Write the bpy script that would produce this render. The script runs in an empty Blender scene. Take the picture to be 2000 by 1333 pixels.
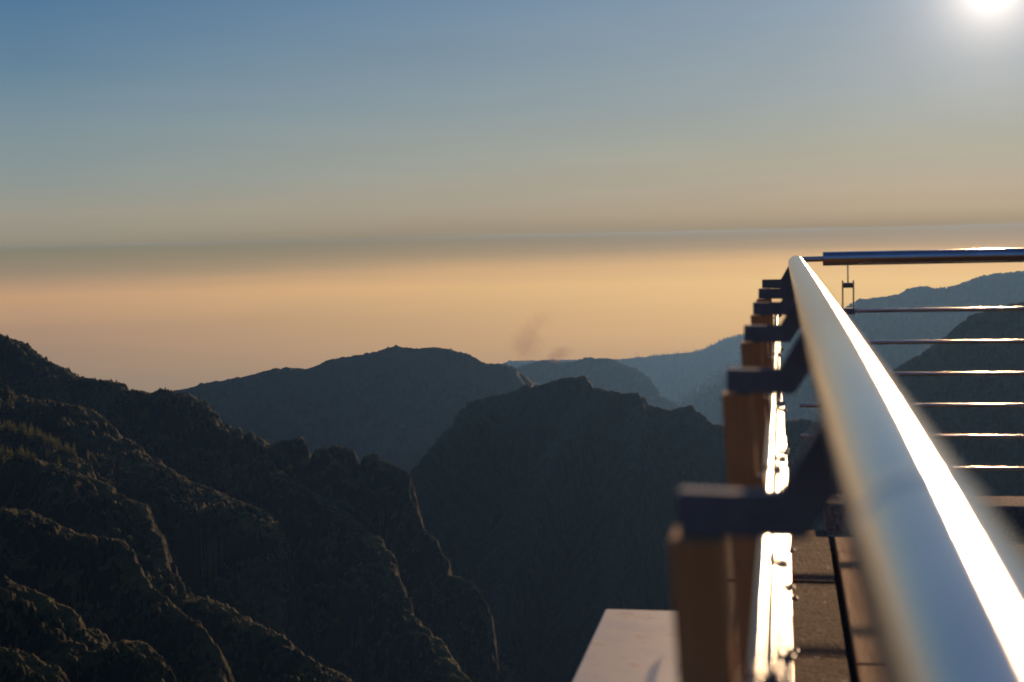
import bpy, bmesh, math, random
import numpy as np
from mathutils import Vector, Matrix
random.seed(7)
D = bpy.data; SC = bpy.context.scene; COL = SC.collection
V = np.array

# ------------------------------------------------------------------ camera
FPX = 2000.0*50.0/36.0                 # focal length in photo pixels (50 mm lens)
def cdir(px, py):                      # viewing direction of a photo pixel, camera axes
    return V([(px-1000.0)/FPX, -(py-666.5)/FPX, -1.0])
def nrm(v): return v/np.linalg.norm(v)
_d1 = cdir(1526, 452); _d2 = cdir(526, 474.5)      # two points of the true horizon
_up = nrm(np.cross(_d1, _d2)); _up = _up if _up[1] > 0 else -_up
_f = V([0, 0, -1.0]); _f = nrm(_f-_up*_f.dot(_up)); _r = np.cross(_f, _up)
W2C = np.stack([_r, _f, _up], axis=1); C2W = W2C.T  # camera -> world rotation
CAMZ = 1.10
CAM = V([0, 0, CAMZ])
cam = D.cameras.new("camera"); cam.lens = 50; cam.sensor_width = 36
cam.clip_start = 0.02; cam.clip_end = 60000
cam.dof.use_dof = True; cam.dof.focus_distance = 13.0; cam.dof.aperture_fstop = 4.6; cam.dof.aperture_blades = 0
camo = D.objects.new("camera", cam); COL.objects.link(camo)
M = Matrix([list(C2W[0])+[0], list(C2W[1])+[0], list(C2W[2])+[CAMZ], [0, 0, 0, 1]])
camo.matrix_world = M
SC.camera = camo

# ------------------------------------------------------------------ sun and sky
SUN_DIR = nrm(C2W @ cdir(1936, -27))
SUN_EL = math.asin(SUN_DIR[2]); SUN_AZ = math.atan2(SUN_DIR[0], SUN_DIR[1])
sl = D.lights.new("sun", 'SUN'); sl.energy = 4.0; sl.angle = math.radians(0.55); sl.color = (1.0, 0.62, 0.33)
so = D.objects.new("sun", sl); COL.objects.link(so); so.location = (0, 0, 50)
so.rotation_euler = Vector(SUN_DIR).to_track_quat('Z', 'Y').to_euler()
SC.view_settings.view_transform = 'Standard'; SC.view_settings.look = 'None'
SC.view_settings.exposure = 0.0; SC.view_settings.gamma = 1.0
SC.cycles.use_denoising = True; SC.cycles.max_bounces = 6; SC.cycles.volume_bounces = 1
SC.cycles.sample_clamp_indirect = 6.0; SC.cycles.transparent_max_bounces = 8

def lin(c):
    return tuple((x/255/12.92) if x/255 <= .04045 else ((x/255+.055)/1.055)**2.4 for x in c)

class NT:
    def __init__(s, tree): s.t = tree; s.n = tree.nodes; s.l = tree.links
    def add(s, typ, **kw):
        n = s.n.new(typ)
        for k, v in kw.items():
            setattr(n, k, v)
        return n
    def set(s, sock, v):
        if isinstance(v, bpy.types.NodeSocket): s.l.new(v, sock)
        elif isinstance(v, (tuple, list)) and len(v) == 3 and sock.type == 'RGBA': sock.default_value = (*v, 1)
        else: sock.default_value = v
    def math(s, op, a, b=0.0, c=None, clamp=False):
        n = s.add('ShaderNodeMath', operation=op, use_clamp=clamp)
        s.set(n.inputs[0], a); s.set(n.inputs[1], b)
        if c is not None: s.set(n.inputs[2], c)
        return n.outputs[0]
    def vmath(s, op, a, b=None):
        n = s.add('ShaderNodeVectorMath', operation=op); s.set(n.inputs[0], a)
        if b is not None: s.set(n.inputs[1], b)
        return n.outputs['Value'] if op in ('DOT_PRODUCT', 'LENGTH') else n.outputs[0]
    def mix(s, f, a, b, typ='MIX'):
        n = s.add('ShaderNodeMix', data_type='RGBA', blend_type=typ)
        s.set(n.inputs[0], f); s.set(n.inputs[6], a); s.set(n.inputs[7], b)
        return n.outputs[2]
    def ramp(s, f, stops, interp='LINEAR'):
        n = s.add('ShaderNodeValToRGB'); cr = n.color_ramp; cr.interpolation = interp
        while len(cr.elements) > 1: cr.elements.remove(cr.elements[-1])
        for i, (p, c) in enumerate(stops):
            e = cr.elements[0] if i == 0 else cr.elements.new(p)
            e.position = p; e.color = (*c, 1) if len(c) == 3 else c
        s.set(n.inputs[0], f); return n.outputs[0]
    def noise(s, scale, detail=4, rough=.5, vec=None, dist=0.0):
        n = s.add('ShaderNodeTexNoise'); n.inputs['Scale'].default_value = scale
        n.inputs['Detail'].default_value = detail; n.inputs['Roughness'].default_value = rough
        n.inputs['Distortion'].default_value = dist
        if vec is not None: s.l.new(vec, n.inputs['Vector'])
        return n.outputs['Fac']

W = D.worlds.new("World"); SC.world = W; W.use_nodes = True
nt = NT(W.node_tree); nt.n.clear()
sky = nt.add('ShaderNodeTexSky', sky_type='NISHITA', sun_disc=False)
sky.sun_elevation = SUN_EL; sky.sun_rotation = SUN_AZ; sky.altitude = 1800
sky.air_density = 1.2; sky.dust_density = 2.5; sky.ozone_density = 1.5
gen = nt.add('ShaderNodeTexCoord').outputs['Generated']
gn = nt.vmath('NORMALIZE', gen)
sep = nt.add('ShaderNodeSeparateXYZ'); nt.l.new(gn, sep.inputs[0])
elev = nt.math('MULTIPLY', nt.math('ARCSINE', sep.outputs['Z']), 180/math.pi)
# soft horizontal streaking in the haze layers
mp = nt.add('ShaderNodeMapping'); mp.inputs['Scale'].default_value = (3, 3, 60); nt.l.new(gn, mp.inputs[0])
wob = nt.math('MULTIPLY', nt.math('SUBTRACT', nt.noise(1.0, 3, .5, mp.outputs[0]), .5), 0.36)
elw = nt.math('ADD', elev, wob)
# ramp position: -16 deg -> 0 ; 14 deg -> 1
EL0, EL1 = -16.0, 16.0
pos = nt.math('DIVIDE', nt.math('SUBTRACT', elw, EL0), EL1-EL0, clamp=True)
def R(stops): return [((e-EL0)/(EL1-EL0), tuple(x*SKYK for x in lin(c))) for e, c in stops]
SKYK = 1.0
far_stops = R([(-16, (40, 36, 34)), (-9, (100, 88, 72)), (-5.5, (153, 125, 92)), (-3.2, (182, 139, 92)), (-1.9, (215, 161, 98)), (-1.35, (191, 147, 92)),
               (-.9, (161, 133, 86)), (-.3, (142, 125, 76)), (-.03, (137, 123, 82)), (.06, (143, 132, 106)), (.2, (147, 138, 117)), (.5, (151, 144, 127)), (1.3, (156, 152, 138)), (2.7, (142, 152, 149)), (4.8, (123, 144, 154)), (6.9, (102, 132, 154)), (10, (76, 117, 153)), (16, (58, 96, 144))])
near_stops = R([(-16, (46, 38, 32)), (-9, (130, 96, 56)), (-5.5, (208, 148, 62)), (-3.9, (234, 170, 66)), (-2.0, (252, 192, 76)), (-1.25, (242, 175, 66)),
                (-.9, (212, 153, 44)), (-.6, (175, 123, 16)), (-.25, (153, 108, 8)), (-.03, (144, 107, 24)), (.06, (151, 125, 88)), (.2, (160, 139, 108)), (.4, (168, 147, 120)), (.8, (180, 160, 133)), (1.6, (182, 167, 144)), (3.4, (170, 169, 154)), (5.4, (158, 167, 168)), (9.5, (137, 157, 175)), (16, (104, 136, 170))])
cA = nt.ramp(pos, far_stops); cB = nt.ramp(pos, near_stops)
# azimuth difference from the sun, in degrees
hx = nt.math('ARCTAN2', sep.outputs['X'], sep.outputs['Y'])
daz = nt.math('ABSOLUTE', nt.math('SUBTRACT', nt.math('MULTIPLY', hx, 180/math.pi), math.degrees(SUN_AZ)))
t = nt.math('SUBTRACT', 1.0, nt.math('DIVIDE', nt.math('SUBTRACT', daz, 5.0), 32.0, clamp=True))
low = nt.mix(t, cA, cB)
back = nt.math('DIVIDE', nt.math('SUBTRACT', nt.math('MINIMUM', daz, nt.math('SUBTRACT', 360.0, daz)), 62.0), 50.0, clamp=True)
bcol = nt.ramp(nt.math('DIVIDE', nt.math('ADD', elev, 10.0), 20.0, clamp=True), [(.3, lin((46, 35, 27))), (.62, lin((52, 62, 84)))])
low = nt.mix(nt.math('MULTIPLY', back, .8), low, bcol)     # sky darkened behind the viewer, standing in for unbuilt slopes there
# above the haze the clear sky takes over
up = nt.ramp(nt.math('DIVIDE', elev, 90.0, clamp=True), [(.17, lin((64, 104, 156))), (.33, lin((46, 88, 154))), (.55, lin((36, 64, 116))), (1.0, lin((27, 46, 90)))])
nis = nt.mix(1.0, sky.outputs[0], (0.10, 0.10, 0.10), 'MULTIPLY')
up = nt.mix(0.3, up, nis)
upf = nt.math('DIVIDE', nt.math('SUBTRACT', elev, 11.0), 12.0, clamp=True)
col = nt.mix(upf, low, up)
mp2 = nt.add('ShaderNodeMapping'); mp2.inputs['Scale'].default_value = (2.2, 2.2, 16); mp2.inputs['Rotation'].default_value = (0, .03, 0); nt.l.new(gn, mp2.inputs[0])
mot = nt.ramp(nt.noise(1.6, 5, .55, mp2.outputs[0], .6), [(.3, (.955, .965, .975)), (.7, (1.04, 1.03, 1.02))])   # faint uneven veils
col = nt.mix(1.0, col, mot, 'MULTIPLY')
# the sun's aureole
cosang = nt.vmath('DOT_PRODUCT', gn, tuple(SUN_DIR))
ang = nt.math('MULTIPLY', nt.math('ARCCOSINE', nt.math('MINIMUM', cosang, .9999999)), 180/math.pi)
def expo(k, sc, colr, power=1.0):
    a = nt.math('DIVIDE', ang, sc)
    if power != 1.0: a = nt.math('POWER', a, power)
    e = nt.math('EXPONENT', nt.math('MULTIPLY', a, -1.0))
    return nt.mix(1.0, colr, nt.math('MULTIPLY', e, k), 'MULTIPLY')
glow = nt.mix(1.0, expo(1.6, .8, (1, .88, .74), 1.0), expo(.46, 1.9, (1, .72, .55)), 'ADD')
glow = nt.mix(1.0, glow, expo(.07, 4.5, (1, .86, .86)), 'ADD')
col = nt.mix(1.0, col, glow, 'ADD')
bg = nt.add('ShaderNodeBackground'); nt.l.new(col, bg.inputs[0]); bg.inputs[1].default_value = 1.0
nt.l.new(bg.outputs[0], nt.add('ShaderNodeOutputWorld').inputs[0])
W.cycles.sampling_method = 'MANUAL'; W.cycles.sample_map_resolution = 1024

# ------------------------------------------------------------------ helpers
def PX(px, py, dist):
    """World point seen at photo pixel (px, py), dist metres away."""
    return CAM + nrm(C2W @ cdir(px, py))*dist
def pxdepth(px, py, depth): return CAM + C2W @ cdir(px, py)*depth
FW = nrm(C2W @ cdir(1526, 452)); FW[2] = 0; FW = nrm(FW)
SD = V([FW[1], -FW[0], 0])             # to the right of the railing
def G(X, H, depth):                    # offsets measured round the rail's vanishing point
    w = pxdepth(1526+FPX*X/depth, 452+FPX*H/depth, depth) if depth else None
    return w
RAILROT = math.atan2(FW[1], FW[0])-math.pi/2
def LOC(X, H, depth):                  # same point in the terrace frame (right, forward, up)
    w = G(X, H, depth)
    return V([w.dot(SD), w.dot(FW), w[2]])
TM = Matrix.Rotation(RAILROT, 4, 'Z')
TERR = []
def setp(o, label=None, cat=None, group=None, kind=None):
    if label: o['label'] = label
    if cat: o['category'] = cat
    if group: o['group'] = group
    if kind: o['kind'] = kind
    return o
def empty(name, loc=(0, 0, 0), rot=0.0):
    o = D.objects.new(name, None); COL.objects.link(o); o.location = loc; o.rotation_euler = (0, 0, rot)
    o.empty_display_size = .1; return o
def link(name, bm, mat, parent=None, smooth=False):
    me = D.meshes.new(name); bmesh.ops.recalc_face_normals(bm, faces=bm.faces); bm.to_mesh(me); bm.free()
    if smooth:
        for p in me.polygons: p.use_smooth = True
        if smooth is not True: me.set_sharp_from_angle(angle=smooth)
    o = D.objects.new(name, me); COL.objects.link(o); me.materials.append(mat)
    if parent: o.parent = parent
    return o
def add_box(bm, lo, hi, bev=0.0, shear=None, seg=2):
    lo, hi = V(lo, dtype=float), V(hi, dtype=float); c = (lo+hi)/2; s = hi-lo
    r = bmesh.ops.create_cube(bm, size=1, matrix=Matrix.Translation(c) @ Matrix.Diagonal((*s, 1)))
    vs = r['verts']
    if bev:
        es = list({e for v in vs for e in v.link_edges})
        b = bmesh.ops.bevel(bm, geom=es, offset=bev, segments=seg, affect='EDGES', profile=.6)
        vs = list({v for f in b['faces'] for v in f.verts} | {v for v in vs if v.is_valid})
    if shear:
        for v in vs: v.co.x += shear*(v.co.z-hi[2])
    return vs
def add_tube(bm, a, b, r, seg=24, rings=1, cap=True, r2=None):
    a, b = Vector(a), Vector(b); d = (b-a); L = d.length; q = d.to_track_quat('Z', 'Y')
    R2 = r if r2 is None else r2
    loops = []
    for i in range(rings+1):
        f = i/rings; rr = r+(R2-r)*f
        loops.append([bm.verts.new(a+d*f+q @ Vector((rr*math.cos(2*math.pi*k/seg), rr*math.sin(2*math.pi*k/seg), 0))) for k in range(seg)])
    for i in range(rings):
        for k in range(seg):
            bm.faces.new((loops[i][k], loops[i][(k+1) % seg], loops[i+1][(k+1) % seg], loops[i+1][k]))
    if cap:
        bm.faces.new(loops[0][::-1]); bm.faces.new(loops[-1])
def add_lathe(bm, a, axis, prof, seg=32):
    """prof: list of (distance along axis, radius)"""
    q = Vector(axis).to_track_quat('Z', 'Y'); a = Vector(a); loops = []
    for z, r in prof:
        loops.append([bm.verts.new(a+q @ Vector((r*math.cos(2*math.pi*k/seg), r*math.sin(2*math.pi*k/seg), z))) for k in range(seg)])
    for i in range(len(prof)-1):
        for k in range(seg):
            bm.faces.new((loops[i][k], loops[i][(k+1) % seg], loops[i+1][(k+1) % seg], loops[i+1][k]))
    bm.faces.new(loops[0][::-1]); bm.faces.new(loops[-1])
def prism(bm, pts, y0, y1):
    a = [bm.verts.new((x, y0, z)) for x, z in pts]; b = [bm.verts.new((x, y1, z)) for x, z in pts]
    bm.faces.new(a); bm.faces.new(b[::-1])
    for i in range(len(pts)):
        j = (i+1) % len(pts); bm.faces.new((a[i], a[j], b[j], b[i]))

# ------------------------------------------------------------------ materials
def mat(name):
    m = D.materials.new(name); m.use_nodes = True; n = NT(m.node_tree)
    p = n.n['Principled BSDF']; return m, n, p
def objco(n, scale=(1, 1, 1)):
    tc = n.add('ShaderNodeTexCoord'); m = n.add('ShaderNodeMapping'); m.inputs['Scale'].default_value = scale
    n.l.new(tc.outputs['Object'], m.inputs[0]); return m.outputs[0]
def bump(n, p, h, strength, dist):
    b = n.add('ShaderNodeBump'); b.inputs['Strength'].default_value = strength; b.inputs['Distance'].default_value = dist
    n.l.new(h, b.inputs['Height']); n.l.new(b.outputs[0], p.inputs['Normal'])

AROT = 0.25
def steel(name, base=(.62, .62, .63), rough=.2, axis='y', scratch=.12, aniso=0.0):
    m, n, p = mat(name)
    sc = {'y': (60, 1.2, 60), 'x': (1.2, 60, 60), 'z': (60, 60, 1.2)}[axis]
    a = n.noise(6, 5, .6, objco(n, sc)); b = n.noise(14, 4, .6, objco(n))
    n.set(p.inputs['Base Color'], n.ramp(b, [(.3, tuple(x*.82 for x in base)), (.7, base)]))
    p.inputs['Metallic'].default_value = 1
    if aniso:                                                           # drawn tube: the grain runs round the tube, so glints stretch along it
        p.inputs['Anisotropic'].default_value = aniso; p.inputs['Anisotropic Rotation'].default_value = AROT
        tn = n.add('ShaderNodeTangent', direction_type='RADIAL', axis=axis.upper()); n.l.new(tn.outputs[0], p.inputs['Tangent'])
    r = n.math('ADD', n.math('MULTIPLY', n.math('SUBTRACT', a, .5), scratch), rough)
    r = n.math('ADD', r, n.math('MULTIPLY', n.math('SUBTRACT', b, .5), .03))
    n.set(p.inputs['Roughness'], r)
    if aniso < .85: bump(n, p, a, .06, .0006)
    return m
M_STEEL = steel('brushed_steel_rail', (.57, .57, .575), rough=.12, scratch=.04, aniso=.8)
M_STEELX = steel('brushed_steel_side', (.58, .58, .60), .2, 'x')
M_ROD = steel('polished_rod', (.17, .165, .16), .10, 'y', .02, .86)
M_RODX = steel('polished_rod_side', (.6, .56, .52), .17, 'x', .05, .6)
M_BOLT = steel('bolt_steel', (.6, .58, .55), .28)

def m_bracket():
    m, n, p = mat('dark_grey_metal_paint')
    a = n.noise(30, 4, .6, objco(n))
    n.set(p.inputs['Base Color'], n.ramp(a, [(.3, (.13, .15, .16)), (.7, (.19, .21, .22))]))
    n.set(p.inputs['Roughness'], n.ramp(a, [(.3, (.34,)*3), (.7, (.5,)*3)])); p.inputs['Metallic'].default_value = .15
    bump(n, p, n.noise(220, 3, .6, objco(n)), .12, .0005); return m
M_BRK = m_bracket()
def m_wood(name, dark, light, axis=(18, 18, 1.6), rough=.62):
    m, n, p = mat(name)
    v = objco(n, axis); a = n.noise(5, 8, .62, v, 1.2); b = n.noise(2.2, 3, .5, v, .4)
    c = n.mix(b, n.ramp(a, [(.28, dark), (.72, light)]), tuple(x*.72 for x in light), 'MIX')
    n.set(p.inputs['Base Color'], c); n.set(p.inputs['Roughness'], n.ramp(a, [(.2, (rough+.1,)*3), (.8, (rough-.12,)*3)]))
    p.inputs['Specular IOR Level'].default_value = .12; bump(n, p, a, .35, .002); return m
M_POST = m_wood('dark_stained_wood', (.46, .18, .06), (.80, .38, .15))
M_BEAM = m_wood('weathered_timber', (.34, .15, .05), (.60, .29, .11), (16, 1.4, 16), .85)
def m_stone(name, c0, c1, c2, gloss=.9):
    m, n, p = mat(name); v = objco(n)
    a = n.noise(7, 8, .65, v); g = n.noise(70, 7, .8, v); big = n.noise(1.4, 3, .5, v)
    vo = n.add('ShaderNodeTexVoronoi'); vo.inputs['Scale'].default_value = 85; n.l.new(v, vo.inputs['Vector'])
    c = n.mix(n.ramp(g, [(.42, (0, 0, 0)), (.58, (1, 1, 1))]), c0, c1)
    c = n.mix(n.ramp(a, [(.45, (0, 0, 0)), (.75, (1, 1, 1))]), c, c2)
    n.set(p.inputs['Base Color'], n.mix(.5, c, n.ramp(big, [(.3, (.5, .5, .5)), (.7, (1.1, 1.1, 1.1))]), 'MULTIPLY'))
    n.set(p.inputs['Roughness'], n.ramp(vo.outputs['Color'], [(0, (.42,)*3), (.08, (gloss,)*3), (1, (.9,)*3)]))
    p.inputs['Specular IOR Level'].default_value = .12
    h = n.math('ADD', n.math('MULTIPLY', vo.outputs['Distance'], .7), n.math('MULTIPLY', g, .9))
    h = n.math('ADD', h, n.math('MULTIPLY', a, 2.2))
    bump(n, p, h, .8, .006); return m
M_PAVE = m_stone('rough_granite_paving', (.035, .02, .011), (.32, .20, .11), (.13, .07, .035))
M_COPE = m_stone('granite_coping', (.2, .15, .10), (.5, .4, .29), (.3, .22, .15))
M_DARKSTONE = m_stone('basalt_wall', (.05, .045, .04), (.12, .10, .085), (.07, .06, .05))
def m_ledge():
    m, n, p = mat('pale_painted_slab'); v = objco(n)
    a = n.noise(5, 6, .6, objco(n, (1, .5, 1))); st = n.noise(9, 5, .55, objco(n, (.7, 1.0, 1)), .5); sp = n.noise(60, 3, .6, v)
    c = n.ramp(a, [(.3, (.60, .54, .40)), (.7, (.75, .68, .50))])
    c = n.mix(n.ramp(st, [(.58, (0, 0, 0)), (.62, (.55,)*3)]), c, (.50, .34, .22))
    c = n.mix(n.ramp(sp, [(.68, (0, 0, 0)), (.72, (.6,)*3)]), c, (.22, .17, .12))
    n.set(p.inputs['Base Color'], c); n.set(p.inputs['Roughness'], n.ramp(st, [(.4, (.5,)*3), (.65, (.65,)*3)]))
    bump(n, p, n.math('ADD', sp, n.math('MULTIPLY', a, 2)), .15, .002); return m
M_LEDGE = m_ledge()

# ------------------------------------------------------------------ numpy noise
_rng = np.random.RandomState(3)
PERM = _rng.permutation(4096); GR = _rng.rand(4096)*2*np.pi; GXX = np.cos(GR); GYY = np.sin(GR)
def perlin(x, y, seed=0):
    xi = np.floor(x).astype(np.int64); yi = np.floor(y).astype(np.int64); xf = x-xi; yf = y-yi
    u = xf*xf*xf*(xf*(xf*6-15)+10); v = yf*yf*yf*(yf*(yf*6-15)+10)
    def g(ix, iy, fx, fy):
        h = PERM[(PERM[(ix+seed*131) & 4095]+iy) & 4095]; return GXX[h]*fx+GYY[h]*fy
    a = g(xi, yi, xf, yf); b = g(xi+1, yi, xf-1, yf); c = g(xi, yi+1, xf, yf-1); d = g(xi+1, yi+1, xf-1, yf-1)
    return (a*(1-u)+b*u)*(1-v)+(c*(1-u)+d*u)*v
def fbm(x, y, oct=5, seed=0, gain=.5, lac=2.03):
    s = 0; amp = 1; f = 1
    for i in range(oct):
        s = s+amp*perlin(x*f, y*f, seed+i); amp *= gain; f *= lac
    return s
def ridged(x, y, oct=5, seed=0, gain=.5):
    s = 0; amp = 1; f = 1
    for i in range(oct):
        s = s+amp*(1-np.abs(perlin(x*f, y*f, seed+i))*2.2); amp *= gain; f *= 2.07
    return s/2

def skel(pts):
    """(px, py, dist) crest points -> 3D polyline (x, y, z)"""
    pts = np.array(pts, dtype=float)
    return np.array([PX(*p) for p in pts])
def heights(X, Y, skels, detail, seed=0, back=3.0, wp=7.0, terr=0.0):
    H = np.full(X.shape, -1e9); X0, Y0 = X, Y
    X = X+wp*(fbm(X0/(wp*5), Y0/(wp*5), 5, 301, .6)); Y = Y+wp*(fbm(X0/(wp*5), Y0/(wp*5), 5, 331, .6))
    rough = fbm(X0/(wp*1.6), Y0/(wp*1.6), 5, 351, .62)
    for si, (P, slope, w, gul, gw, *sh) in enumerate(skels):
        sh = sh[0] if sh else 0.0
        best = np.full(X.shape, 1e18); hc = np.zeros(X.shape); tt = np.zeros(X.shape); sd = np.zeros(X.shape); acc = 0
        for i in range(len(P)-1):
            a, b = P[i], P[i+1]; dx, dy = b[0]-a[0], b[1]-a[1]; L2 = dx*dx+dy*dy+1e-9; L = math.sqrt(L2)
            t = np.clip(((X-a[0])*dx+(Y-a[1])*dy)/L2, 0, 1)
            # cost = 3D-aware: the crest that reaches highest here
            d2 = (X-a[0]-t*dx)**2+(Y-a[1]-t*dy)**2
            z = a[2]+t*(b[2]-a[2]); val = d2
            m = val < best
            best = np.where(m, val, best); hc = np.where(m, z, hc); tt = np.where(m, acc+t*L, tt); sd = np.where(m, dx*(Y-a[1])-dy*(X-a[0]), sd)
            acc += L
        d = np.sqrt(best)
        isb = sd > 0; sl_ = np.where(isb, slope*back, slope); ww = np.where(isb, np.minimum(wp*1.2, w), w)
        drop = sl_*(np.sqrt(d*d+ww*ww)-ww)
        if sh:                                                          # a gently sloping shelf before the face drops away
            shn = np.clip(sh*(.65+1.6*perlin(tt/55+si*5.1, hc*0+.5, 77)+1.0*perlin(tt/17, hc*0+.5, 78)), 1.5, None)
            e = d-shn; drop = np.where(isb, drop, .04*d+(slope-.04)*(np.sqrt(e*e+16)+e)/2)
        q = 38.0*gw/34; u = drop/q+fbm(X0/120, Y0/120, 3, 501+si)*1.1
        fr = u-np.floor(u); fr2 = np.clip((fr-.28)/.5, 0, 1); fr2 = fr2*fr2*(3-2*fr2)
        drop = drop+q*(fr2-fr)*np.clip((d-sh)/25, 0, 1)*terr
        g = ridged(tt/gw+seed*3.1+si*7.7+fbm(X/90, Y/90, 2, 40)*.5, d/(gw*3.5), 5, seed+si*5+1, .55)
        amp = np.minimum(d*gul, gw*1.1)*(1.0)
        st = perlin(tt/(wp*5)+3, hc*0+si*3.7, 400)                       # ledges on the faces
        Z = hc-drop+(g-.55)*amp+rough*np.minimum(d*np.where(isb, 1.3, .5), wp*np.where(isb, 2.6, 1.3))+np.minimum(d*.3, wp)*.5*np.sin(d/(wp*2.2)+st*5+rough*2)
        H = np.maximum(H, Z)
    return H + detail(X, Y)
def grid_mesh(name, X, Y, Z, material, kind='structure', label=None, cat=None):
    nr, nc = X.shape
    co = np.stack([X, Y, Z], -1).reshape(-1, 3).astype(np.float32)
    i = np.arange(nr-1)[:, None]*nc+np.arange(nc-1)[None, :]
    f = np.stack([i, i+1, i+nc+1, i+nc], -1).reshape(-1, 4).astype(np.int32)
    me = D.meshes.new(name); me.vertices.add(len(co)); me.vertices.foreach_set('co', co.ravel())
    me.loops.add(f.size); me.loops.foreach_set('vertex_index', f.ravel())
    me.polygons.add(len(f)); me.polygons.foreach_set('loop_start', np.arange(0, f.size, 4, dtype=np.int32))
    me.polygons.foreach_set('loop_total', np.full(len(f), 4, dtype=np.int32))
    me.polygons.foreach_set('use_smooth', np.ones(len(f), dtype=bool))
    me.update(); me.materials.append(material)
    o = D.objects.new(name, me); COL.objects.link(o); setp(o, label, cat, kind=kind); return o
def polar(px0, px1, r0, r1, nc, nr, power=1.0):
    az0 = math.atan2(*( (C2W @ cdir(px0, 460))[:2] )); az1 = math.atan2(*( (C2W @ cdir(px1, 460))[:2] ))
    az = np.linspace(az0, az1, nc); r = r0*(r1/r0)**np.linspace(0, 1, nr)
    A, Rr = np.meshgrid(az, r); return np.sin(A)*Rr, np.cos(A)*Rr

# ------------------------------------------------------------------ terrain materials
def m_hill(name, veg0, veg1, rock, s=1.0, moss=(.10, .086, .024)):
    m, n, p = mat(name)
    geo = n.add('ShaderNodeNewGeometry'); sp = n.add('ShaderNodeSeparateXYZ'); n.l.new(geo.outputs['Normal'], sp.inputs[0])
    v = objco(n, (1/s,)*3)
    a = n.noise(.02, 8, .62, v); b = n.noise(.12, 6, .65, v); c = n.noise(.45, 5, .7, v)
    veg = n.mix(n.ramp(b, [(.35, (0,)*3), (.65, (1,)*3)]), veg0, veg1)
    veg = n.mix(n.ramp(a, [(.42, (0,)*3), (.62, (1,)*3)]), veg, moss)
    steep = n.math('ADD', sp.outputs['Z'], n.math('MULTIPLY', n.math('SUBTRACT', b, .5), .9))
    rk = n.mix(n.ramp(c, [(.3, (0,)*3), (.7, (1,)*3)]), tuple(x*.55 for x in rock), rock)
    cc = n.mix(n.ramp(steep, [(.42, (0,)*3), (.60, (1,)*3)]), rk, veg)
    n.set(p.inputs['Base Color'], cc); p.inputs['Roughness'].default_value = .9; p.inputs['Specular IOR Level'].default_value = .15
    h = n.math('ADD', n.math('MULTIPLY', b, 5.0), n.math('MULTIPLY', c, 2.2))
    bump(n, p, h, 1.0, 1.0*s); return m
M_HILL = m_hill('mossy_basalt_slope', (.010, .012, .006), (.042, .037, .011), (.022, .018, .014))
M_MOUNT = m_hill('mountain_slope', (.022, .025, .016), (.026, .028, .017), (.026, .025, .022), 3.0, (.026, .026, .016))

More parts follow.
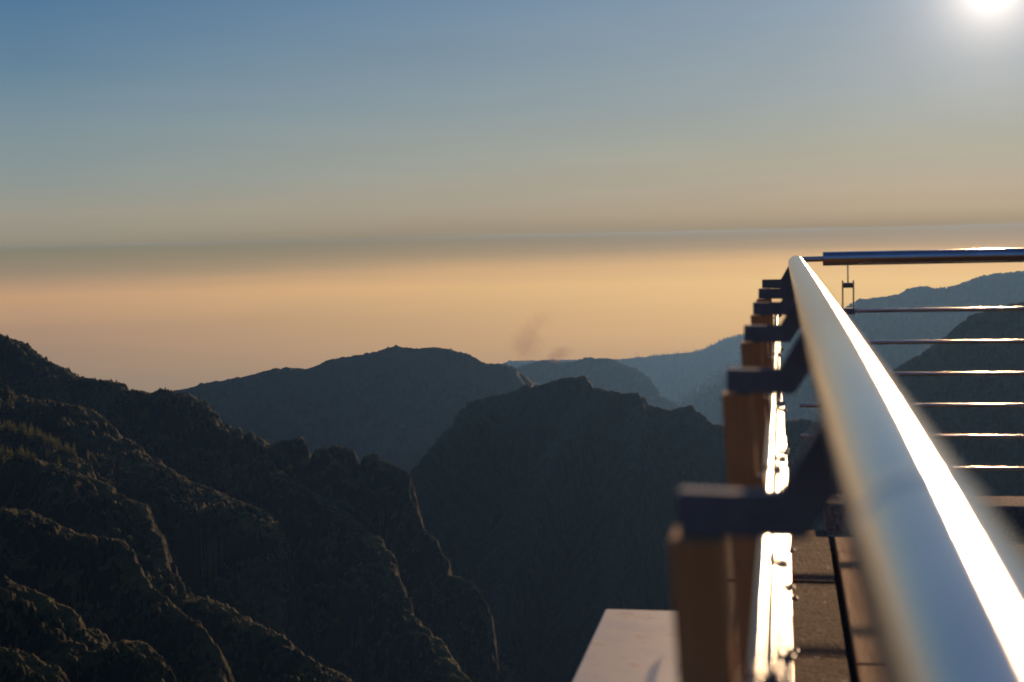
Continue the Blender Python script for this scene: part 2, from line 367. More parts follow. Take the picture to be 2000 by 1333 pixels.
# ------------------------------------------------------------------ near hill
def HS(pts, slope, w=18, gul=.42, gw=42, sh=0): return (skel(pts), slope, w, gul, gw, sh)
hill_sk = [
 HS([(-400, 760, 1780), (-100, 810, 1750), (0, 834, 1720), (60, 846, 1700), (108, 866, 1680), (140, 884, 1660), (160, 905, 1640), (172, 940, 1610)], 1.3, 8, .4, 26, 22),  # spur added to lift the slanting pine belt into the sunlight
 HS([(-900, 330, 2500), (-400, 500, 2450), (-150, 590, 2400), (0, 653, 2300), (58, 676, 2270), (64, 688, 2265), (100, 708, 2230), (150, 738, 2180), (190, 746, 2150), (212, 744, 2140), (240, 760, 2110), (300, 771, 2060), (335, 767, 2020),
     (365, 770, 2000), (388, 781, 1990), (410, 800, 1970), (425, 825, 1950), (470, 845, 1930), (500, 853, 1910), (530, 872, 1900)], .85),
 HS([(530, 872, 1900), (545, 864, 1880), (552, 859, 1875), (585, 858, 1860), (597, 866, 1850), (600, 892, 1845), (604, 893, 1844), (622, 876, 1840), (660, 871, 1830), (690, 878, 1820), (694, 904, 1815), (704, 904, 1812), (710, 889, 1810), (736, 886, 1800), (741, 898, 1795), (752, 903, 1790), (785, 912, 1780),
     (801, 926, 1770), (806, 975, 1755), (815, 1000, 1750), (832, 1030, 1735), (850, 1055, 1725), (866, 1090, 1715), (874, 1122, 1700), (905, 1130, 1690), (928, 1140, 1680), (946, 1166, 1665), (957, 1205, 1650), (958, 1240, 1635), (968, 1290, 1610), (974, 1340, 1590), (985, 1480, 1530), (1000, 1700, 1450)], 1.9, 2, .5, 26),
 HS([(-500, 560, 1950), (-200, 640, 1930), (0, 748, 1900), (40, 775, 1880), (105, 790, 1850), (168, 795, 1820), (230, 840, 1790), (262, 872, 1760), (330, 915, 1720), (390, 950, 1690), (450, 975, 1660), (500, 992, 1640), (526, 1006, 1625), (545, 1035, 1600), (549, 1080, 1580), (544, 1130, 1560), (548, 1180, 1540), (552, 1235, 1520), (570, 1300, 1480), (600, 1400, 1430)], 1.6, 30, .42, 38, 75),
 HS([(505, 885, 1800), (540, 915, 1780), (580, 945, 1750), (628, 968, 1720), (662, 980, 1700), (684, 1010, 1680), (706, 1030, 1665), (740, 1055, 1650), (757, 1080, 1630), (770, 1115, 1610), (784, 1150, 1590), (790, 1185, 1570), (820, 1215, 1550), (866, 1252, 1530), (885, 1290, 1500), (925, 1340, 1470), (950, 1460, 1410)], 1.8, 8, .5, 28, 30),
 HS([(-500, 700, 1600), (-200, 835, 1580), (0, 893, 1560), (50, 895, 1550), (95, 904, 1530), (150, 925, 1500), (200, 945, 1480), (240, 972, 1450), (275, 980, 1440), (295, 1010, 1420), (315, 1060, 1390), (330, 1120, 1360)], 1.4, 12, .4, 34, 50),
 HS([(-400, 900, 1300), (-100, 975, 1280), (0, 992, 1260), (60, 1001, 1250), (98, 1012, 1240), (112, 1028, 1230), (150, 1038, 1220), (200, 1052, 1200), (242, 1056, 1190), (254, 1085, 1175), (264, 1112, 1160), (285, 1145, 1140), (320, 1168, 1125), (360, 1200, 1100), (400, 1232, 1080), (422, 1270, 1060), (428, 1310, 1040), (450, 1380, 1010)], 1.6, 8, .42, 30, 16),
 HS([(395, 1166, 1330), (430, 1178, 1310), (480, 1206, 1280), (520, 1225, 1250), (560, 1255, 1220), (600, 1280, 1190), (650, 1310, 1160), (690, 1345, 1130), (760, 1450, 1070)], 1.5, 8, .4, 26, 30),
 HS([(-400, 960, 1000), (-150, 1060, 980), (0, 1118, 950), (40, 1142, 940), (85, 1165, 925), (125, 1185, 910), (165, 1218, 890), (195, 1245, 870), (215, 1268, 860), (250, 1255, 850), (275, 1258, 845), (292, 1285, 835), (308, 1320, 820), (330, 1400, 790)], 1.5, 8, .4, 22, 22),
 HS([(-300, 1190, 800), (-80, 1250, 780), (0, 1265, 765), (40, 1270, 758), (70, 1290, 750), (100, 1305, 745), (140, 1335, 735), (200, 1420, 710)], 1.4, 8, .4, 18, 16),
]
def hill_detail(X, Y):
    c = fbm(X/26, Y/26, 4, 91, .6); blocks = np.round(c*5)/5-c            # rock steps
    return fbm(X/34, Y/34, 3, 11)*2.2 + fbm(X/9, Y/9, 4, 21, .65)*1.3 + blocks*4
HX, HY = polar(-700, 1180, 620, 2700, 950, 1150)
HZ = heights(HX, HY, hill_sk, hill_detail, 1, terr=.8)
HZ = np.maximum(HZ, -1150)
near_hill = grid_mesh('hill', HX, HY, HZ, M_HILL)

# ------------------------------------------------------------------ mountains
def mountain(name, pts, slope, r0, r1, px0, px1, nc, nr, seed, w=30, gul=.3, gw=120, det=6, dsc=60, extra=(), ds=1.0):
    sc3 = lambda q: [(a, b, c*ds) for a, b, c in q]
    pts = sc3(pts); extra = [(sc3(p), s) for p, s in extra]; r0 *= ds; r1 *= ds; gw *= ds; det *= ds; dsc *= ds; w *= ds
    X, Y = polar(px0, px1, r0, r1, nc, nr)
    sk = [(skel(pts), slope, w, gul, gw)]+[(skel(p), s, w, gul, gw) for p, s in extra]
    Z = heights(X, Y, sk, lambda x, y: fbm(x/dsc, y/dsc, 5, seed+60, .55)*det, seed, wp=7.0*max(1, r0/2500))
    Z = np.maximum(Z, -1400*max(1, ds))
    return grid_mesh(name, X, Y, Z, M_MOUNT)
crest_mid = [(560, 1250, 2500), (700, 1050, 2800), (800, 925, 3000), (840, 880, 3080), (870, 845, 3120), (900, 805, 3160), (930, 780, 3180), (948, 778, 3180), (985, 768, 3190), (1010, 762, 3200), (1034, 750, 3200), (1043, 755, 3200), (1060, 752, 3200), (1090, 739, 3200),
     (1118, 735, 3200), (1143, 735, 3200), (1150, 745, 3200), (1156, 757, 3200), (1178, 759, 3200), (1200, 765, 3200), (1215, 770, 3190), (1248, 766, 3180), (1254, 774, 3180), (1260, 790, 3170), (1290, 797, 3160), (1310, 801, 3150),
     (1347, 792, 3140), (1353, 804, 3135), (1375, 810, 3130), (1380, 820, 3125), (1395, 829, 3120), (1450, 833, 3110), (1510, 826, 3100), (1560, 819, 3100), (1600, 824, 3100), (1680, 850, 3100), (1800, 880, 3100), (2000, 930, 3100), (2300, 960, 3000)]
mountain('mountain', crest_mid, 1.05, 1500, 3900, 300, 2350, 900, 420, 5, w=10, gul=.3, gw=130, det=4, dsc=30,
         extra=[([(1148, 745, 3190), (1120, 830, 3050), (1060, 930, 2850), (1000, 1060, 2600), (960, 1250, 2300)], 1.1), ([(1255, 780, 3170), (1240, 900, 2950), (1200, 1050, 2650), (1180, 1250, 2300), (1170, 1400, 2100)], 1.1)], ds=.82)
mountain('mountain', [(1450, 930, 4300), (1600, 822, 4450), (1680, 772, 4500), (1745, 726, 4550), (1775, 705, 4570), (1800, 692, 4600), (1830, 668, 4620), (1850, 655, 4640), (1880, 630, 4660), (1900, 615, 4680), (1930, 605, 4700), (1960, 597, 4720), (2000, 589, 4750), (2150, 550, 4800), (2600, 520, 4900)],
         .85, 3300, 5400, 1350, 2650, 520, 260, 8, w=14, gul=.25, gw=160, det=7, dsc=50, ds=.62)
mountain('mountain', [(-200, 900, 4700), (100, 840, 4800), (250, 795, 4900), (312, 770, 4950), (340, 764, 4960), (372, 758, 4980), (390, 750, 4990), (440, 742, 5000), (500, 731, 5000), (535, 721, 5000), (560, 718, 5000), (600, 722, 5000), (618, 716, 5000), (645, 703, 5000), (665, 699, 5000), (700, 694, 5000),
     (750, 684, 5000), (774, 675, 5000), (790, 679, 5000), (815, 681, 5000), (845, 678, 5000), (875, 681, 5000), (900, 689, 5010), (920, 697, 5020), (945, 709, 5030), (985, 712, 5040), (1000, 716, 5060), (1012, 727, 5070), (1034, 740, 5090), (1060, 756, 5100), (1100, 790, 5150), (1200, 860, 5200)],
     .8, 3700, 6000, -350, 1320, 760, 300, 11, w=16, gul=.3, gw=190, det=6, dsc=55, ds=.95)
mountain('mountain', [(850, 780, 6300), (960, 735, 6300), (1008, 719, 6300), (1030, 713, 6300), (1050, 706, 6300), (1078, 703, 6300), (1100, 707, 6300), (1118, 707, 6300), (1138, 698, 6300), (1160, 698, 6300), (1185, 699, 6300), (1210, 708, 6300), (1230, 717, 6290), (1245, 719, 6280), (1258, 729, 6270), (1272, 738, 6260),
     (1281, 752, 6250), (1284, 766, 6240), (1300, 778, 6230), (1315, 784, 6220), (1328, 796, 6210), (1360, 815, 6200), (1450, 860, 6150)],
     .9, 4900, 7200, 780, 1550, 520, 220, 14, w=12, gul=.3, gw=170, det=6, dsc=60, ds=1.35)
FARK = 1.6
crest_far = [(1000, 705, 8600), (1150, 702, 8600), (1210, 702, 8600), (1260, 697, 8600), (1310, 692, 8600), (1350, 689, 8600), (1372, 684, 8600), (1395, 672, 8600), (1420, 661, 8600), (1450, 655, 8600), (1490, 648, 8600), (1530, 642, 8600), (1600, 622, 8600), (1640, 609, 8600), (1662, 592, 8600), (1686, 584, 8600), (1700, 583, 8600),
     (1725, 580, 8600), (1750, 576, 8600), (1768, 569, 8600), (1778, 563, 8600), (1795, 560, 8600), (1815, 560, 8600), (1825, 563, 8600), (1845, 562, 8600), (1858, 558, 8600), (1872, 558, 8600), (1890, 548, 8600), (1910, 539, 8600), (1950, 534, 8600), (1980, 532, 8600), (2005, 529, 8600), (2150, 518, 8600), (2700, 525, 8600)]
crest_far = [(a, b, c*(1.0 if a < 1500 else max(.66, 1-(a-1500)/140*.34))) for a, b, c in crest_far]
mountain('mountain', crest_far, .7, 4300, 9800, 900, 2750, 800, 330, 17, w=30, gul=.2, gw=260, det=4, dsc=40, ds=FARK)

# valley floor: one sheet under everything, hidden deep between the ridges
X, Y = polar(-3500, 5500, 3, 17500, 90, 90)
grid_mesh('ground', X, Y, -2600+fbm(X/900, Y/900, 4, 5)*60, M_MOUNT)

# ------------------------------------------------------------------ vegetation
def hill_z(x, y):
    az = math.atan2(x, y); r = math.hypot(x, y)
    nr, nc = HX.shape
    a0 = math.atan2(HX[0, 0], HY[0, 0]); a1 = math.atan2(HX[0, -1], HY[0, -1])
    r0 = math.hypot(HX[0, 0], HY[0, 0]); r1 = math.hypot(HX[-1, 0], HY[-1, 0])
    c = (az-a0)/(a1-a0)*(nc-1); k = math.log(r/r0)/math.log(r1/r0)*(nr-1)
    c = min(max(c, 0), nc-1.001); k = min(max(k, 0), nr-1.001); i, j = int(k), int(c); u, v = k-i, c-j
    return float((HZ[i, j]*(1-v)+HZ[i, j+1]*v)*(1-u)+(HZ[i+1, j]*(1-v)+HZ[i+1, j+1]*v)*u)
def hit_hill(px, py, r0=650, r1=2680):
    d = nrm(C2W @ cdir(px, py)); r = r0; prev = r0
    while r < r1:
        p = CAM+d*r
        if p[2] < hill_z(p[0], p[1]):
            return p
        r += 3
    return None
def m_leaf(name, c0, c1):
    m, n, p = mat(name); a = n.noise(.5, 4, .6, objco(n)); oi = n.add('ShaderNodeObjectInfo')
    n.set(p.inputs['Base Color'], n.mix(.5, n.ramp(a, [(.35, c0), (.65, c1)]), n.mix(oi.outputs['Random'], c0, c1)))
    p.inputs['Roughness'].default_value = .7; p.inputs['Specular IOR Level'].default_value = .25
    out = n.n['Material Output']; tr = n.add('ShaderNodeBsdfTranslucent'); tr.inputs['Color'].default_value = (c1[0]*2.4, c1[1]*2.4, c1[2]*1.8, 1)
    mx = n.add('ShaderNodeMixShader'); mx.inputs[0].default_value = .5
    n.l.new(p.outputs[0], mx.inputs[1]); n.l.new(tr.outputs[0], mx.inputs[2]); n.l.new(mx.outputs[0], out.inputs['Surface'])
    return m
M_CROWN = m_leaf('pine_needles', (.05, .06, .025), (.12, .125, .05))
M_BARK = m_wood('pine_bark', (.03, .022, .016), (.08, .06, .045), (3, 3, .5))
M_SHRUB = m_leaf('heath_shrub', (.025, .026, .008), (.10, .082, .02))
M_FOREST = m_leaf('far_pines', (.03, .035, .02), (.05, .055, .03))

def crown_bm(h, rad, seed, tiers=9, per=15):
    rnd = random.Random(seed); bm = bmesh.new()
    for k in range(tiers):
        f = k/(tiers-1); z = h*(.16+.8*f); r = rad*(1-f)**.8*rnd.uniform(.75, 1.15)+.12
        for q in range(max(4, int(per*(1-f*.6)))):
            a = rnd.uniform(0, 2*math.pi); rr = r*rnd.uniform(.45, 1.15); w = rnd.uniform(.35, .8)*max(.5, r*.35); zz = z+rnd.uniform(-.4, .4)
            c = Vector((math.cos(a)*rr, math.sin(a)*rr, zz-rr*.18)); t = Vector((-math.sin(a), math.cos(a), 0))*w; i = Vector((math.cos(a)*rr*.15, math.sin(a)*rr*.15, zz+.35+.25*w))
            tip = c+Vector((math.cos(a), math.sin(a), .25))*w*.9
            v = [bm.verts.new(x) for x in (i, c+t, tip, c-t)]
            bm.faces.new((v[0], v[1], v[2])); bm.faces.new((v[0], v[2], v[3]))
            lo = bm.verts.new(c+Vector((0, 0, -w*.7))); bm.faces.new((v[1], lo, v[2])); bm.faces.new((v[2], lo, v[3]))
    v0 = [bm.verts.new((math.cos(a)*.25, math.sin(a)*.25, h*.88)) for a in (0, 2.1, 4.2)]; tp = bm.verts.new((0, 0, h*1.04))
    for i in range(3): bm.faces.new((v0[i], v0[(i+1) % 3], tp))
    return bm
def make_pine(h, rad, seed):
    root = empty('pine_tree')
    link('crown', crown_bm(h, rad, seed), M_CROWN, root)
    b = bmesh.new(); add_tube(b, (0, 0, -2.0), (0, 0, h*.9), .28, 7, 3, True, .06)
    link('trunk', b, M_BARK, root, True)
    return root
def copy_tree(o):
    c = o.copy(); COL.objects.link(c)
    for ch in list(o.children):
        k = ch.copy(); COL.objects.link(k); k.parent = c
    return c
protos = [make_pine(11, 2.6, 1), make_pine(13, 2.9, 2), make_pine(9, 2.6, 3), make_pine(7.5, 2.9, 4)]
used = [False]*4
def place_pine(px, py, kind, scale, label, group):
    p = hit_hill(px, py)
    if p is None: return None
    o = protos[kind]
    if used[kind]: o = copy_tree(protos[kind])
    used[kind] = True
    o.location = (p[0], p[1], hill_z(p[0], p[1])-.3); o.scale = (scale*random.uniform(.85, 1.2),)*2+(scale,)
    o.rotation_euler = (random.uniform(-.05, .05), random.uniform(-.05, .05), random.uniform(0, 6.28))
    setp(o, label, 'tree', group); return o
rnd = random.Random(5)
GA = 'pines in the grove along the bottom of the dark hillside hollow'
for i in range(34):
    place_pine(i*3.6-4+rnd.uniform(-1.5, 1.5), 901+rnd.uniform(-5, 3)+(4 if i > 26 else 0), rnd.randrange(4), rnd.uniform(.75, 1.2), 'dark pine in the level row of the grove at the left edge of the hillside', GA)
GB = 'pines stepping down the hillside spur'
for i in range(46):
    f = i/45; x = f*145; y = np.interp(x, [0, 60, 108, 140, 160], [842, 853, 873, 892, 915])+rnd.uniform(-6, 7)
    place_pine(x, y, rnd.randrange(4), rnd.uniform(.75, 1.35), 'dark pine in the slanting belt of trees stepping down the left hillside', GB)
for i in range(18):
    place_pine(rnd.uniform(0, 36), 765+i*2.6+rnd.uniform(-4, 4), rnd.randrange(4), rnd.uniform(.6, 1.0), 'low pine in the upper clump of trees at the left edge of the hillside', 'pines in the upper clump at the left edge')
singles = [(146, 748, 1, 1.15, 'lone pine standing just below the skyline of the left hillside'),
           (113, 781, 2, 1.0, 'bushy lone pine on the open left hillside, between the skyline and the long lit spur'),
           (168, 795, 0, .8, 'small pine catching the light on the crest of the long spur'),
           (116, 912, 1, 1.0, 'single pine at the right end of the level grove row'),
           (151, 908, 3, 1.1, 'round-headed pine alone in the hollow to the right of the grove')]
for x, y, k, s, l in singles: place_pine(x, y, k, s, l, None)

def clump_cloud(name, pts, material, label, nf=9, seed=2):
    """many small irregular leafy clumps in one mesh (ground cover nobody could count)"""
    r = np.random.RandomState(seed); n = len(pts)
    base = V([(0, 0, 1.0), (.9, 0, .45), (.28, .86, .5), (-.73, .53, .4), (-.73, -.53, .5), (.28, -.86, .42), (1, .3, -.3), (-.1, 1, -.3), (-1, .1, -.3), (-.3, -1, -.3), (.7, -.75, -.3)])
    tris = V([(0, 1, 2), (0, 2, 3), (0, 3, 4), (0, 4, 5), (0, 5, 1), (1, 6, 2), (2, 6, 7), (2, 7, 3), (3, 7, 8), (3, 8, 4), (4, 8, 9), (4, 9, 5), (5, 9, 10), (5, 10, 1), (1, 10, 6)])
    pts = np.asarray(pts); s = pts[:, 3:4]
    co = base[None]*(1+r.uniform(-.38, .38, (n, len(base), 3)))
    ang = r.uniform(0, 6.28, n); ca, sa = np.cos(ang)[:, None], np.sin(ang)[:, None]
    x = co[..., 0]*ca-co[..., 1]*sa; y = co[..., 0]*sa+co[..., 1]*ca
    co = np.stack([x*s, y*s, co[..., 2]*s*r.uniform(.6, 1.1, (n, 1))], -1)+pts[:, None, :3]
    f = (tris[None]+(np.arange(n)*len(base))[:, None, None]).reshape(-1, 3).astype(np.int32)
    me = D.meshes.new(name); c = co.reshape(-1, 3).astype(np.float32)
    me.vertices.add(len(c)); me.vertices.foreach_set('co', c.ravel()); me.loops.add(f.size); me.loops.foreach_set('vertex_index', f.ravel())
    me.polygons.add(len(f)); me.polygons.foreach_set('loop_start', np.arange(0, f.size, 3, dtype=np.int32)); me.polygons.foreach_set('loop_total', np.full(len(f), 3, dtype=np.int32))
    me.update(); me.materials.append(material); o = D.objects.new(name, me); COL.objects.link(o); setp(o, label, 'shrubs', kind='stuff'); return o
# heath on the gentler slopes and crest tops of the near hill
gr, gc = np.gradient(HZ)
Rr = np.hypot(HX, HY); dr = np.gradient(Rr, axis=0); dc = np.hypot(np.gradient(HX, axis=1), np.gradient(HY, axis=1))
steep = np.hypot(gr/dr, gc/dc)
dens = np.clip(1.35-steep, 0.03, 1)*np.clip(.55+fbm(HX/60, HY/60, 3, 77)*1.5, .05, 1.4)
lap = HZ-(np.roll(HZ, 4, 0)+np.roll(HZ, -4, 0)+np.roll(HZ, 4, 1)+np.roll(HZ, -4, 1))/4
dens *= np.where(lap > 0.3, 1.8, 1.0); area = dr*dc
az_c = np.arange(HX.shape[1]); dens = dens*area; dens[:, az_c < 300] *= .15
rs = np.random.RandomState(4); pr = dens.ravel()/dens.sum(); idx = rs.choice(pr.size, 40000, p=pr)
sz = (rs.gamma(2.0, .24, len(idx))+.3)*np.hypot(HX, HY).ravel()[idx]/1500
pts = np.stack([HX.ravel()[idx]+rs.uniform(-1.5, 1.5, len(idx)), HY.ravel()[idx]+rs.uniform(-1.5, 1.5, len(idx)), HZ.ravel()[idx]+.1, sz], -1)
clump_cloud('shrubbery', pts, M_SHRUB, 'low heath and shrubs covering the near left hillside')
# pines along the far ridge
cf = skel(crest_far); rs = np.random.RandomState(9); P = []
bm = bmesh.new()
for k in range(420):
    px = 1212+rs.beta(2.2, 1.3)*300 if k < 330 else rs.uniform(1640, 2060)
    py = np.interp(px, [1210, 1260, 1310, 1350, 1372, 1395, 1420, 1450, 1490, 1530, 1600, 1640, 1662, 1686, 1725, 1750, 1778, 1815, 1858, 1890, 1910, 1950, 2005, 2150], [702, 697, 692, 689, 684, 672, 661, 655, 648, 642, 622, 609, 592, 584, 580, 576, 563, 560, 558, 548, 539, 534, 529, 518])
    dk = np.interp(px, [c[0] for c in crest_far], [c[2] for c in crest_far])*FARK; b = PX(px, py+1.5, dk+rs.uniform(-35, 35)); h = dk/8600*rs.uniform(7, 21)*(1 if k < 330 else .45); w = h*rs.uniform(.13, .22)
    for t in range(3):
        z0 = b[2]+h*(.05+.28*t)-3; z1 = z0+h*.5; ww = w*(1-.25*t)
        vs = [bm.verts.new((b[0]+math.cos(a+t)*ww*rs.uniform(.7, 1.2), b[1]+math.sin(a+t)*ww, z0)) for a in (0, 1.26, 2.5, 3.77, 5.0)]; tp = bm.verts.new((b[0], b[1], z1))
        for i in range(5): bm.faces.new((vs[i], vs[(i+1) % 5], tp))
setp(link('forest', bm, M_FOREST), 'distant pine forest bristling along the far ridge line', 'forest', kind='stuff')
# mast on the far ridge
b0 = PX(1241, 699, 8590*FARK); root = empty('radio_mast', b0)
bm = bmesh.new(); add_tube(bm, (0, 0, -5), (0, 0, 62), 1.6, 8, 2, True, .8); link('pole', bm, M_BRK, root)
bm = bmesh.new(); add_box(bm, (-4, -.8, 40), (4, .8, 42)); link('crossarm', bm, M_BRK, root)
setp(root, 'tiny thin mast rising from the far wooded ridge', 'mast')

# ------------------------------------------------------------------ smoke
def smoke(px, py, dist, size, dens, label, seed, rot):
    o_c = PX(px, py, dist); bm = bmesh.new(); bmesh.ops.create_icosphere(bm, subdivisions=3, radius=1)
    for v in bm.verts:
        n = fbm(V([v.co.x*1.3+seed]), V([v.co.z*1.3+v.co.y]), 3, seed)[0]; v.co *= 1+.5*n
    m = D.materials.new('smoke_volume'); m.use_nodes = True; n = NT(m.node_tree); n.n.clear()
    v = objco(n); ln = n.vmath('LENGTH', v); no = n.noise(1.7, 5, .6, v, .8)
    f = n.math('MULTIPLY', n.math('SUBTRACT', 1.0, ln, clamp=True), n.math('MULTIPLY', n.math('SUBTRACT', no, .36), 4.0, clamp=True), clamp=True)
    pv = n.add('ShaderNodeVolumePrincipled'); pv.inputs['Color'].default_value = (.68, .46, .32, 1); n.set(pv.inputs['Density'], n.math('MULTIPLY', f, dens)); pv.inputs['Anisotropy'].default_value = .2
    n.l.new(pv.outputs[0], n.add('ShaderNodeOutputMaterial').inputs['Volume'])
    o = link('smoke', bm, m); o.location = o_c; o.scale = size; o.rotation_euler = rot; setp(o, label, 'smoke', kind='stuff')
smoke(1030, 672, 5600, (80, 80, 85), .013, 'taller brown smoke wisp rising behind the saddle of the mountains', 3, (0, .25, 0))
smoke(1048, 632, 5600, (110, 80, 50), .006, 'faint brown smoke drifting high above the taller wisp', 8, (0, -.5, 0))
smoke(1092, 692, 5700, (75, 60, 38), .022, 'small dense brown smoke puff just above the mountain crest', 5, (0, -.2, 0))

# ------------------------------------------------------------------ terrace
def tl(o): o.rotation_euler = (0, 0, RAILROT); return o
GZ = 0.0                                # paving level
zc = lambda H: LOC(0, H, 3.0)[2]
# timber beam along the path
bx0 = LOC(.188, 1.08, 4)[0]; bz = LOC(.188, 1.08, 4)[2]; by1 = LOC(.188, 1.08, 5.04)[1]
# paving slabs
f_end = LOC(0, 1.1, 5.25)[1]
bm = bmesh.new(); rnd = random.Random(3)
ys = [-1.6]
while ys[-1] < f_end: ys.append(ys[-1]+rnd.uniform(.8, 1.0))
ys[-1] = f_end
for i in range(len(ys)-1):
    for xa, xb in ((-.27, bx0-.017), (bx0+.205, .72), (.72, 1.2), (1.2, 2.6)):
        z = rnd.uniform(-.004, .003)
        add_box(bm, (xa+.002, ys[i]+.002, -.07), (xb-.002, ys[i+1]-.002, z), .004)
pav = tl(link('pavement', bm, M_PAVE)); setp(pav, kind='structure')
bm = bmesh.new(); add_box(bm, (-.25, -1.7, -14), (2.7, f_end+.22, -.0745)); add_box(bm, (-.24, -1.65, -.0745), (bx0-.032, f_end-.01, -.013)); add_box(bm, (bx0-.03, -1.6, -.0745), (bx0-.001, f_end, -.022)); tw = tl(link('terrace_wall', bm, M_DARKSTONE))
setp(tw, 'dark stone retaining wall that carries the paved terrace', 'wall')
# coping under the side railing
sideF = LOC(.09, .11, 5.5)[1]
bm = bmesh.new(); add_box(bm, (.155, sideF-.13, -.06), (2.6, sideF+.09, .058), .012, seg=3); cw = tl(link('kerb_stone', bm, M_COPE))
setp(cw, 'rough granite kerb with sunlit top under the side railing', 'kerb')
root = tl(empty('timber_beam'))
yy = -1.5; k = 0
while yy < by1-.05:
    y2 = min(yy+1.27, by1); bm = bmesh.new(); add_box(bm, (bx0, yy+.003, -.06), (bx0+.20, y2-.003, bz-(k % 2)*.002), .006); link('board', bm, M_BEAM, root); yy = y2; k += 1
setp(root, 'sunlit orange-brown timber board running along the edge of the paving below the handrail', 'beam')
# pale slab on the valley side
lx0 = LOC(-.49, 1.05, 3.94)[0]; lz = LOC(-.49, 1.05, 3.94)[2]; ly = LOC(-.4, 1.05, 3.94)[1]
root = tl(empty('ledge'))
bm = bmesh.new(); add_box(bm, (lx0, .6, lz-.05), (-.205, ly, lz), .007, seg=3); link('slab', bm, M_LEDGE, root)
bm = bmesh.new(); add_box(bm, (lx0+.03, .62, -2.2), (-.26, ly-.03, lz-.051)); link('support', bm, M_DARKSTONE, root)
setp(root, 'pale beige slab with brown stains sticking out on the valley side', 'ledge')

# ------------------------------------------------------------------ main railing
rail = tl(empty('guard_railing'))
setp(rail, 'long steel handrail on wooden posts running away along the edge of the terrace', 'railing')
RC = lambda d: LOC(.0573, .125, d)
c1 = RC(5.56); x0, z0 = c1[0], c1[2]
def ry(d): return RC(d)[1]
bm = bmesh.new(); yj = ry(.56)
add_tube(bm, (x0, -1.6, z0), (x0, yj-.0015, z0), .0300, 96)
link('handrail', bm, M_STEEL, rail, math.radians(40))
bm = bmesh.new()
L = c1[1]-yj; add_lathe(bm, (x0, yj+.0015, z0), (0, 1, 0), [(0, .0300), (L-.012, .0300), (L-.006, .0285), (L-.001, .024), (L, .018)], 96)
hr = link('handrail', bm, M_STEEL, rail, math.radians(40))
bm = bmesh.new(); add_lathe(bm, (x0, yj-.005, z0), (0, 1, 0), [(-.014, .0299), (-.008, .0302), (0, .0305), (.005, .0306), (.010, .0305), (.018, .0302), (.024, .0299)], 96)
link('weld_joint', bm, M_STEEL, hr, True)
depths = [.958, 1.818, 2.665, 3.53, 4.376, 5.2]
NR = 6
rodX = [-.0166+.0080*k for k in range(NR)]; rodH = [.311+.1235*k for k in range(NR)]
rp = [LOC(rodX[k], rodH[k], 3.0) for k in range(NR)]
for k in range(NR):
    bm = bmesh.new(); add_tube(bm, (rp[k][0], -1.5, rp[k][2]), (rp[k][0], ry(5.5), rp[k][2]), .0068 if k == 0 else .0052, 32)
    link('rod', bm, M_ROD, rail, math.radians(40))
lean = (rp[-1][0]-rp[0][0])/(rp[0][2]-rp[-1][2])      # x shift per metre down
for i, d in enumerate(depths+[.958-.857]):
    if i == 6: d = -.75
    sh = 0
    P = lambda X, H: LOC(X, H, max(d, .9) if d > 0 else .9)
    ybase = P(-.0575, .19)[1] if d > 0 else -.7
    # post
    bm = bmesh.new(); p = P(-.0575, .2095)
    foot = .47 if i == 5 else .001                                     # last post cut short to keep its shadow off the ledge
    vs = add_box(bm, (p[0]-.0190, ybase, foot), (p[0]+.0190, ybase+.054, p[2]), .0025)
    for v in vs: v.co.x += (p[2]-v.co.z)*lean
    po = link('post', bm, M_POST, rail)
    # cranked bracket
    bm = bmesh.new()
    pts = [(-.0705, .209), (.0165, .209), (.046, .165), (.050, .149), (.033, .118), (.026, .128), (-.001, .178), (-.0705, .178)]
    q = [P(a, b) for a, b in pts]
    prism(bm, [(a[0], a[2]+.0006) for a in q], ybase+.012, ybase+.030)
    bmesh.ops.bevel(bm, geom=list(bm.edges), offset=.0012, segments=2, affect='EDGES')
    br = link('bracket', bm, M_BRK, rail, math.radians(40))
    bm = bmesh.new(); a = P(-.044, .194); add_lathe(bm, (a[0], ybase+.012, a[2]), (0, -1, 0), [(0, .0035), (.0015, .0035), (.002, .002)], 6)
    link('bolt', bm, M_BRK, br)
    # clamps that hold the rods
    for k in range(3 if i == 5 else NR):
        bm = bmesh.new(); xx, zz = rp[k][0], rp[k][2]; xp = p[0]+.019+(p[2]-zz)*lean
        add_box(bm, (xp-.006, ybase+.014, zz-.0095), (xx-.004, ybase+.040, zz-.0055), .0008)
        add_lathe(bm, (xx, ybase+.013, zz), (0, 1, 0), [(0, .0066), (.001, .0088), (.027, .0088), (.028, .0066)], 24)
        add_box(bm, (xx+.006, ybase+.019, zz-.004), (xx+.018, ybase+.035, zz+.003), .001)
        add_lathe(bm, (xx+.012, ybase+.027, zz+.003), (0, 0, 1), [(0, .0042), (.004, .0042), (.0052, .003)], 6)
        link('rod_clamp', bm, M_BRK, rail, math.radians(40))

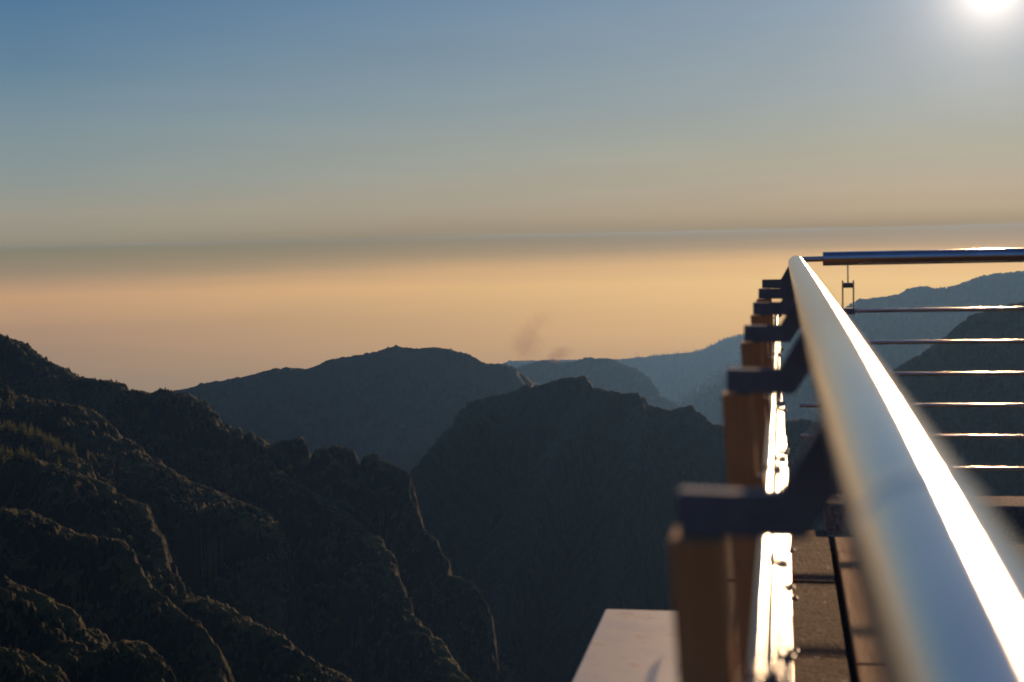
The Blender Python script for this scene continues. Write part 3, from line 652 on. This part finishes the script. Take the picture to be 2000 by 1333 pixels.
# ------------------------------------------------------------------ side railing
side = tl(empty('side_railing'))
setp(side, 'short steel railing with thin horizontal rods crossing behind the handrail', 'railing')
a = pxdepth(1607, 506, 5.5); sx, sy, sz_ = a.dot(SD), a.dot(FW), a[2]
bm = bmesh.new(); add_tube(bm, (sx, sy, sz_), (2.5, sy, sz_), .0268, 64); link('top_rail', bm, M_STEELX, side, math.radians(40))
bm = bmesh.new(); add_tube(bm, (x0+.01, sy, sz_-.001), (sx+.01, sy, sz_), .0105, 32); link('connector', bm, M_STEELX, side, math.radians(40))
rows = [(1660, 608), (1700, 670.5), (1745, 733), (1790, 795), (1830, 857), (1870, 921)]
lx = [1652, 1640, 1640, 1562, 1565, 1600]
SZ = []
for (px, py), l in zip(rows, lx):
    w = pxdepth(px, py, 5.5-(px-1607)/FPX*5.5*.19); z = w[2]; wl = pxdepth(l, py, 5.5); SZ.append(z)
    bm = bmesh.new(); add_tube(bm, (wl.dot(SD), sy, z), (2.48, sy, z), .0078, 28); link('rod', bm, M_RODX, side, math.radians(40))
bm = bmesh.new(); add_box(bm, (1.62, sy-.028, .08), (1.67, sy+.028, sz_-.02), .003); link('post', bm, M_POST, side)
# hanger and fork
def sp(px, py): w = pxdepth(px, py, 5.48); return w.dot(SD), w[2]
hx0, hz0 = sp(1656, 518); _, hz1 = sp(1656, 560)
bm = bmesh.new(); add_tube(bm, (hx0, sy, hz0), (hx0, sy, hz1), .0026, 16); link('hanger_wire', bm, M_BOLT, side, True)
fxa, fz = sp(1646, 558); fxb, _ = sp(1667, 558); _, ztop = sp(1656, 548); _, zbot = sp(1656, 612)
fk = bmesh.new(); add_box(fk, (fxa, sy-.008, fz-.010), (fxb, sy+.008, fz+.010), .0015); fo = link('fork', fk, M_BRK, side)
for fx in (fxa, fxb):
    b = bmesh.new(); add_box(b, (fx-.0028, sy-.0105, zbot-.012), (fx+.0028, sy-.0082 if False else sy+.0105, ztop), .0008); link('prong', b, M_BOLT, fo)
b = bmesh.new(); add_box(b, (fxa-.004, sy-.013, SZ[0]-.013), (fxb+.003, sy+.013, SZ[0]+.0105), .003); link('clamp', b, M_BRK, side)

# ------------------------------------------------------------------ air
hz_top = CAMZ+16
bm = bmesh.new(); add_box(bm, (-9000, -60, -2900), (11000, 14700, hz_top))
m = D.materials.new('haze_air'); m.use_nodes = True; n = NT(m.node_tree); n.n.clear()
pv = n.add('ShaderNodeVolumePrincipled'); pv.inputs['Color'].default_value = (.22, .49, 1.0, 1); pv.inputs['Density'].default_value = 1.95e-5; pv.inputs['Anisotropy'].default_value = .55
n.l.new(pv.outputs[0], n.add('ShaderNodeOutputMaterial').inputs['Volume'])
setp(link('haze', bm, m), 'thin warm evening haze filling the valley', 'haze', kind='stuff')
